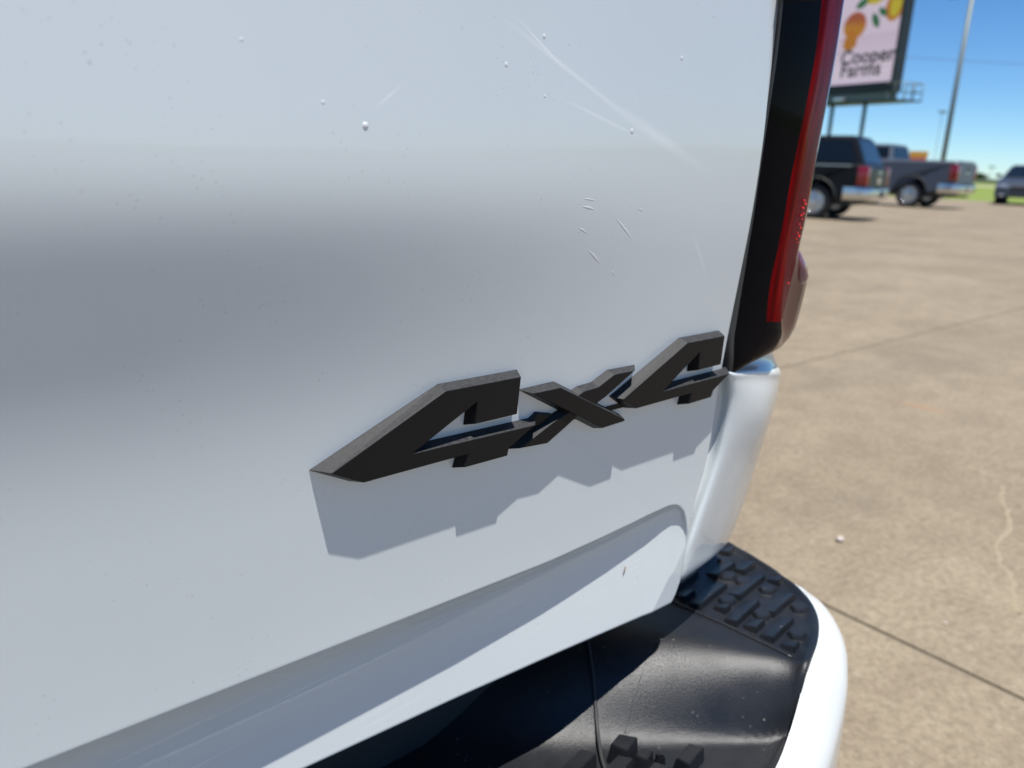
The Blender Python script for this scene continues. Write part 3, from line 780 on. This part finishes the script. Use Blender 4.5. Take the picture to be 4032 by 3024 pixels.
# mirrored left end of the truck
def mirror_obj(o, parent):
    me = o.data.copy()
    mt = Matrix.Translation((2 * XC, 0, 0)) @ Matrix.Diagonal((-1, 1, 1, 1))
    me.transform(Matrix.Translation(o.location)); me.transform(mt); me.flip_normals()
    c_ = bpy.data.objects.new(o.name.split('.')[0], me); scene.collection.objects.link(c_); c_.parent = parent
    return c_
for o in (lamp, quarter, bumper, cover):
    kids = [k for k in o.children if not k.name.startswith('reflex')]
    c_ = mirror_obj(o, truck)
    for k in kids: mirror_obj(k, c_)

# ------------------------------------------------------------------ other vehicles
def vehicle(kind, loc, heading, paint, label, cat, name):
    root = tag(empty(name, loc, heading - math.pi / 2), label, cat)
    if kind == 'pickup':
        prof = [(.0, .62), (-.02, .90), (.0, 1.40), (.08, 1.44), (2.0, 1.44), (4.05, 1.33), (5.45, 1.22), (5.72, 1.02), (5.78, .50)] + arch(4.75, .48, .50) + arch(1.28, .48, .50)
        prism('body', prof, -1.01, 1.01, .035, paint, root)
        greenhouse(root, 1.42, 1.94, (1.98, 4.15), (2.10, 3.40), .97, .77, 0, paint, SW)
        link('tailgate', boxmesh('tailgate', -.80, .80, -.035, .02, .72, 1.40, bev=.01), paint, root)
        link('bed_cover', boxmesh('bed_cover', -.86, .86, .06, 1.9, 1.43, 1.455, bev=.005), RUBBER, root)
        ws = [(1.28, .40), (4.75, .40)]
    elif kind == 'suv':
        prof = [(.0, .60), (-.03, .95), (.06, 1.24), (.30, 1.27), (3.9, 1.22), (4.95, 1.12), (5.2, .95), (5.25, .45)] + arch(4.25, .46, .47) + arch(1.10, .46, .47)
        prism('body', prof, -1.0, 1.0, .035, paint, root)
        wins = [('rear', .08, .92, .12, .86, 'window'), ('front', .06, .94, .08, .90, 'windshield')]
        for a, b in ((.05, .30), (.33, .58), (.61, .84)):
            wins += [('right', a, b, .10, .84, 'window'), ('left', 1 - b, 1 - a, .10, .84, 'window')]
        greenhouse(root, 1.22, 1.90, (.08, 3.95), (.40, 3.05), .97, .80, 0, paint, wins, 'roof')
        link('tailgate', boxmesh('tailgate', -.78, .78, -.045, .02, .72, 1.20, bev=.01), paint, root)
        link('window_trim', boxmesh('window_trim', -1.003, -.985, .35, 3.6, 1.225, 1.245), CHROME, root)
        ws = [(1.10, .40), (4.25, .40)]
    else:
        prof = [(.0, .55), (-.03, .80), (.05, 1.05), (.4, 1.08), (3.55, 1.02), (4.45, .86), (4.68, .66), (4.70, .30), (3.9, .28)] + arch(3.72, .30, .38)[::1][1:-1] + arch(.98, .30, .38)
        prism('body', prof, -.93, .93, .05, paint, root)
        wins = [('rear', .08, .92, .12, .86, 'window'), ('front', .05, .95, .06, .92, 'windshield')]
        for a, b in ((.06, .42), (.46, .80)):
            wins += [('right', a, b, .10, .84, 'window'), ('left', 1 - b, 1 - a, .10, .84, 'window')]
        greenhouse(root, 1.03, 1.55, (.30, 3.60), (.95, 2.55), .86, .62, 0, paint, wins, 'roof')
        link('grille', boxmesh('grille', -.42, .42, 4.60, 4.70, .50, .72, bev=.02), RUBBER, root)
        link('intake', boxmesh('intake', -.55, .55, 4.62, 4.715, .30, .42, bev=.02), RUBBER, root)
        for s_ in (-1, 1):
            bm = bmesh.new(); box(bm, s_ * .72 - .17, s_ * .72 + .17, 4.42, 4.62, .66, .78, .03)
            link('headlight', bm_mesh('headlight', bm, True, 30), HEADL, root)
            link('mirror', boxmesh('mirror', s_ * 1.0 - .10, s_ * 1.0 + .10, 3.05, 3.20, 1.05, 1.18, bev=.03), paint, root)
            link('fog_light', boxmesh('fog_light', s_ * .68 - .08, s_ * .68 + .08, 4.62, 4.705, .34, .42, bev=.02), HEADL, root)
        ws = [(.98, .34), (3.72, .34)]
    if kind in ('pickup', 'suv'):
        for s_ in (-1, 1):
            z0, z1 = (.86, 1.32) if kind == 'pickup' else (.80, 1.22)
            bm = bmesh.new(); box(bm, min(s_ * .84, s_ * 1.022), max(s_ * .84, s_ * 1.022), -.045, .20, z0, z1, .02)
            link('tail_light', bm_mesh('tail_light', bm, True, 30), TAIL, root)
            link('mirror', boxmesh('mirror', s_ * 1.12 - .11, s_ * 1.12 + .11, 3.55, 3.70, 1.30, 1.52, bev=.03), paint, root)
            link('head_light', boxmesh('head_light', s_ * .80 - .15, s_ * .80 + .15, (5.55 if kind == 'pickup' else 5.05), (5.74 if kind == 'pickup' else 5.22), .85, 1.02, bev=.03), HEADL, root)
            for yy in ((2.55, 3.55) if kind == 'pickup' else (1.9, 3.0)):
                link('door_handle', boxmesh('door_handle', s_ * 1.012 - .012, s_ * 1.012 + .012, yy - .1, yy + .1, 1.08, 1.11, bev=.005), CHROME, root)
        # bumper with rounded ends
        pts = [(-1.03, .45), (-1.03, .10), (-.96, -.06), (-.80, -.12), (0, -.15), (.80, -.12), (.96, -.06), (1.03, .10), (1.03, .45)]
        pl = catmull([(a, b, 0) for a, b in pts], 4); rws = []
        bz = .50
        for p in pl:
            d = Vector((p.x * .2, p.y - .4, 0)).normalized()
            rws.append([Vector((p.x, p.y + .03, bz + .26)), Vector((p.x, p.y, bz + .25)), p + Vector((0, 0, bz + .20)) + d * .01, p + Vector((0, 0, bz + .08)) + d * .01, p + Vector((0, 0, bz)), Vector((p.x * .96, p.y + .06, bz - .03))])
        bp = link('bumper', grid_mesh('bumper', rws), CHROME if kind == 'pickup' else CHROME, root)
        link('step_pad', boxmesh('step_pad', -.60, .60, -.165, -.05, bz + .235, bz + .262, bev=.005), RUBBER, bp)
        link('plate_recess', boxmesh('plate_recess', -.17, .17, -.172, -.10, bz + .04, bz + .19, bev=.01), RUBBER, bp)
        seam = (2.02, 2.95, 3.95) if kind == 'pickup' else (1.75, 2.75, 3.75)
        for yy in seam:
            for s_ in (-1, 1):
                link('door_seam', boxmesh('door_seam', s_ * 1.0115 - .003, s_ * 1.0115 + .003, yy - .008, yy + .008, .58, 1.22), RUBBER, root)
        for s_ in (-1, 1):
            for ya, ra in ((1.28, .50), (4.75, .50)) if kind == 'pickup' else ((1.10, .47), (4.25, .47)):
                pa = [(s_ * 1.005, ya + (ra + .015) * math.cos(math.pi * k / 14), .47 + (ra + .015) * math.sin(math.pi * k / 14)) for k in range(15)]
                link('arch_lip', tube('arch_lip', pa, .022, 6), RUBBER, root)
            link('sill', boxmesh('sill', s_ * 1.0 - .02, s_ * 1.0 + .02, 1.9, 4.1, .46, .52, bev=.01), CHROME if kind == 'suv' else RUBBER, root)
        link('licence_plate', boxmesh('licence_plate', -.15, .15, -.182 if kind == 'pickup' else -.06, -.05, .56 if kind == 'pickup' else .84, .68 if kind == 'pickup' else .98), PALE, root)
        link('tailgate_handle', boxmesh('tailgate_handle', -.13, .13, -.062 if kind == 'suv' else -.05, -.02, 1.20 if kind == 'pickup' else 1.14, 1.27 if kind == 'pickup' else 1.18, bev=.01), RUBBER, root)
        link('antenna', tube('antenna', [(.6, 3.3 if kind == 'pickup' else 2.8, 1.9), (.6, 3.2 if kind == 'pickup' else 2.7, 2.03)], [.03, .01], 6), RUBBER, root)
        link('underbody', boxmesh('underbody', -.75, .75, .35, 4.6, .34, .60), RUBBER, root)
        link('exhaust', tube('exhaust', [(.62, .5, .38), (.62, .02, .38), (.62, -.02, .37)], .04, 10), CHROME, root)
        link('emblem', boxmesh('emblem', -.13, .13, -.062 if kind == 'suv' else -.052, -.03, 1.06, 1.13, bev=.01), CHROME, root)
    for wy, r_ in ws:
        for s_ in (-1, 1): wheel(root, s_ * (.86 if kind != 'car' else .79), wy, r_, .27, s_)
    return root
def rear_at(wx, wy, heading, dy, half=.86):
    """origin (rear centre) such that the left rear wheel stands at wx, wy"""
    h = Vector((math.cos(heading), math.sin(heading), 0)); l = Vector((-h.y, h.x, 0))
    p = Vector((wx, wy, 0)) - l * half - h * dy
    return (p.x, p.y, 0)
hd = R(96)
vehicle('pickup', rear_at(25.95, 11.1, hd, 1.28), hd, BLUEGREY, 'blue grey pickup truck with chrome rear bumper parked before the tall light pole', 'pickup truck', 'pickup_truck')
hd2 = R(103)
suv = vehicle('suv', rear_at(15.75, 8.55, hd2, .99, .77), hd2, BLACKC, 'black sport utility vehicle with a red tail light parked closest to the white truck', 'suv', 'parked_suv')
suv.scale = (.9, .9, .9)
vehicle('car', (39.1, 11.9, 0), R(195), DARKGREY, 'dark slate car facing the camera, cut off by the right picture edge', 'car', 'parked_car')

# ------------------------------------------------------------------ billboard
bb = tag(empty('billboard', (81.6, 42.6, 0), 0), 'tall billboard with peaches and the words Cooper Farms, standing on steel poles', 'billboard')
A, B_ = Vector((82.4, 46.9, 0)), Vector((80.95, 38.75, 0))
ux = (B_ - A).normalized(); un = Vector((ux.y, -ux.x, 0))
if un.x > 0: un = -un
PW = (B_ - A).length
bb.location = (A.x, A.y, 0)
Mb = Matrix((ux, -un, Vector((0, 0, 1)))).transposed().to_4x4()
bb.rotation_euler = Mb.to_euler()
# local frame: x along the panel, -y to the viewer, z up
link('ad_panel', boxmesh('ad_panel', .25, PW - .28, -.06, .0, 10.05, 20.3), ADPINK, bb)
for x0, x1, z0, z1 in ((0, .24, 9.9, 20.6), (PW - .27, PW, 9.9, 20.6), (.24, PW - .27, 9.9, 10.04), (.24, PW - .27, 20.31, 20.6)):
    link('frame', boxmesh('frame', x0, x1, -.22, 1.2, z0, z1), STEELD, bb)
link('back_panel', boxmesh('back_panel', .1, PW - .1, 1.0, 1.1, 10.0, 20.4), STEELD, bb)
link('truss', boxmesh('truss', .05, PW - .05, -.15, 1.3, 9.05, 9.88), STEELD, bb)
link('catwalk', boxmesh('catwalk', -.5, PW + 2.0, -.95, 1.9, 8.10, 8.22), STEELD, bb)
link('lower_truss', boxmesh('lower_truss', -.3, PW - .3, -.4, 1.2, 8.23, 9.0), GALV, bb)
for zz in (9.0, 9.75):
    link('rail', tube('rail', [(PW - .2, -.9, zz), (PW + 1.95, -.9, zz), (PW + 1.95, 1.85, zz), (PW - .2, 1.85, zz)], .05, 6), GALV, bb)
for xx, yy in ((PW + .9, -.9), (PW + 1.95, -.9), (PW + 1.95, .5), (PW + 1.95, 1.85), (PW + .9, 1.85)):
    link('rail_post', tube('rail_post', [(xx, yy, 8.2), (xx, yy, 9.8)], .05, 6), GALV, bb)
for xx in (4.95, .9):
    link('pole', tube('pole', [(xx, .55, 0), (xx, .55, 8.15)], .21, 14), GALV, bb)
link('lamp', boxmesh('lamp', 2.3, 3.4, -1.25, -.75, 8.35, 8.65, bev=.08), HEADL, bb)
def textobj(s, size, x, z, parent, m_):
    cu = bpy.data.curves.new('lettering', 'FONT'); cu.body = s; cu.size = size; cu.extrude = .01; cu.offset = .035
    cu.space_character = 1.02
    tmp = bpy.data.objects.new('t', cu); scene.collection.objects.link(tmp)
    dg = bpy.context.evaluated_depsgraph_get()
    me = bpy.data.meshes.new_from_object(tmp.evaluated_get(dg))
    bpy.data.objects.remove(tmp)
    me.transform(Matrix.Translation((x, -.075, z)) @ Matrix.Rotation(math.pi / 2, 4, 'X'))
    me.name = 'lettering'; me.materials.clear()
    return link('lettering', me, m_, parent)
textobj('Cooper', 1.95, 1.60, 12.05, bb, INK)
textobj('Farms', 1.95, 1.75, 10.80, bb, INK)
def disc(name, x, z, rx, rz, m_, y=-.072, rot=0, pts=28, leaf=False):
    vs, n_ = [], pts
    for k in range(n_):
        a = 2 * math.pi * k / n_
        px, pz = rx * math.cos(a), rz * math.sin(a) * (abs(math.cos(a / 1)) ** 0 if not leaf else (1 - abs(math.cos(a)) ** 3 * .6))
        vs.append((x + px * math.cos(rot) - pz * math.sin(rot), y, z + px * math.sin(rot) + pz * math.cos(rot)))
    bm = bmesh.new(); V = [bm.verts.new(v_) for v_ in vs]; bm.faces.new(V)
    W2 = [bm.verts.new((v_[0], y + .01, v_[2])) for v_ in vs]
    for k in range(n_): bm.faces.new((V[k], V[(k + 1) % n_], W2[(k + 1) % n_], W2[k]))
    return link(name, bm_mesh(name, bm), m_, bb)
disc('peach_print', 2.75, 15.75, 1.35, 1.30, PEACH)
disc('peach_print', 2.45, 14.15, .95, .85, ORANGE, -.070, .5, 6)
disc('peach_print', 7.15, 17.1, 1.05, 1.45, ORANGE, -.072, -.2)
disc('peach_print', 7.25, 17.25, .6, 1.25, PEACH2, -.076, -.15)
disc('peach_print', 4.7, 18.3, 1.3, .8, PEACH2)
disc('leaf_print', 5.15, 15.95, .85, .36, ADLEAF, -.074, R(-60), leaf=True)
disc('leaf_print', 5.85, 16.65, .65, .32, ADLEAF, -.074, R(-38), leaf=True)
disc('leaf_print', 3.3, 17.75, .8, .4, ADLEAF, -.074, R(25), leaf=True)

# ------------------------------------------------------------------ light poles, wire, distant things
lp = tag(empty('light_pole', (38.86, 15.57, 0)), 'tall grey steel light pole rising behind the blue grey pickup truck', 'light pole', 'parking lot light poles')
link('pole', tube('pole', [(0, 0, 0), (0, 0, 8.75)], [.115, .085], 14), GALV, lp)
link('base', tube('base', [(0, 0, 0), (0, 0, .6)], .28, 16), PALE, lp)
link('lamp_head', boxmesh('lamp_head', -.32, .0, .25, .95, 8.62, 8.76, bev=.03), STEELD, lp)
link('arm', tube('arm', [(0, 0, 8.68), (-.1, .3, 8.70)], .035, 8), GALV, lp)
for i, (x, y, h_, lb) in enumerate([(138.3, 57.7, 11.3, 'faint distant light pole between the billboard and the tall light pole'), (188.5, 66.6, 3.6, 'faint short distant light pole above the grass near the dark car')]):
    q = tag(empty('light_pole', (x, y, 0)), lb, 'light pole', 'parking lot light poles')
    link('pole', tube('pole', [(0, 0, 0), (0, 0, h_)], .045, 8), GALV, q)
    link('lamp_head', boxmesh('lamp_head', -.3, .3, -.55, .55, h_ - .1, h_ + .2, bev=.05), GALV, q)
a, b = Vector((54.3, 25.17, 8.45)), Vector((56.74, 19.15, 7.88))
dv = b - a; pts = []
for k in range(25):
    t = -4.0 + k * .5; p = a + dv * t; pts.append((p.x, p.y, 8.45 - .57 * t + .012 * (t * t - t)))
tag(link('power_line', tube('power_line', pts, .014, 6), STEELD), 'thin dark power line crossing the blue sky behind the light pole', 'power line')
sg = tag(empty('roadside_sign', (109.7, 48.1, 0), R(20)), 'small red and orange roadside sign beyond the cab of the blue grey pickup', 'sign')
link('sign_panel', boxmesh('sign_panel', -.15, .15, -1.3, 1.3, 2.7, 3.5, bev=.02), SIGNRED, sg)
link('sign_topper', boxmesh('sign_topper', -.14, .14, -1.4, .8, 3.52, 4.3, bev=.02), SIGNYEL, sg)
link('post', tube('post', [(0, 0, 0), (0, 0, 2.7)], .12, 10), GALV, sg)
tag(link('road', boxmesh('road', 120, 134, -160, 260, -.03, .02), PALE), kind='structure')
bw = tag(empty('warehouse', (262, 100, 0), R(15)), 'low pale warehouse on the horizon beyond the green grass strip', 'warehouse')
link('wall', boxmesh('wall', -6, 6, -14, 14, 0, .9), PALE, bw)
link('roof', boxmesh('roof', -6.2, 6.2, -14.2, 14.2, .903, 1.2), GALV, bw)
# far trees
def tree(x, y, h_, r_, label):
    root = tag(empty('tree', (x, y, 0)), label, 'tree', 'distant trees on the horizon')
    link('trunk', tube('trunk', [(0, 0, -.05), (.1, 0, h_ * .35), (0, .1, h_ * .7)], [.25, .18, .08], 8), BARK, root)
    bm = bmesh.new()
    for k in range(420):
        a = random.random() * 6.283; e = math.asin(random.uniform(-1, 1)); q = random.random() ** .4
        lump = 1 + .25 * math.sin(3 * a + x) * math.cos(2 * e)
        p = Vector((r_ * lump * q * math.cos(e) * math.cos(a), r_ * lump * q * math.cos(e) * math.sin(a), h_ * .62 + h_ * .40 * q * math.sin(e)))
        s_ = r_ * random.uniform(.07, .16); d1 = Vector((random.gauss(0, 1), random.gauss(0, 1), random.gauss(0, 1))).normalized()
        d2 = d1.cross(Vector((.3, .5, .8))).normalized()
        bm.faces.new([bm.verts.new(p + d1 * s_), bm.verts.new(p + d2 * s_), bm.verts.new(p - d1 * s_), bm.verts.new(p - d2 * s_ * .8)])
    link('crown', bm_mesh('crown', bm), LEAF, root)
tree(280, 107.5, 4.6, 3.4, 'small dark green tree on the horizon just right of the blue grey pickup')
tree(281, 103.2, 3.0, 2.9, 'low dark green tree on the horizon left of the pale warehouse')
tree(286, 92.5, 3.3, 3.0, 'dark green tree on the horizon just left of the dark car')
tree(300, 86, 4.0, 3.2, 'dark green tree on the horizon behind the dark car')
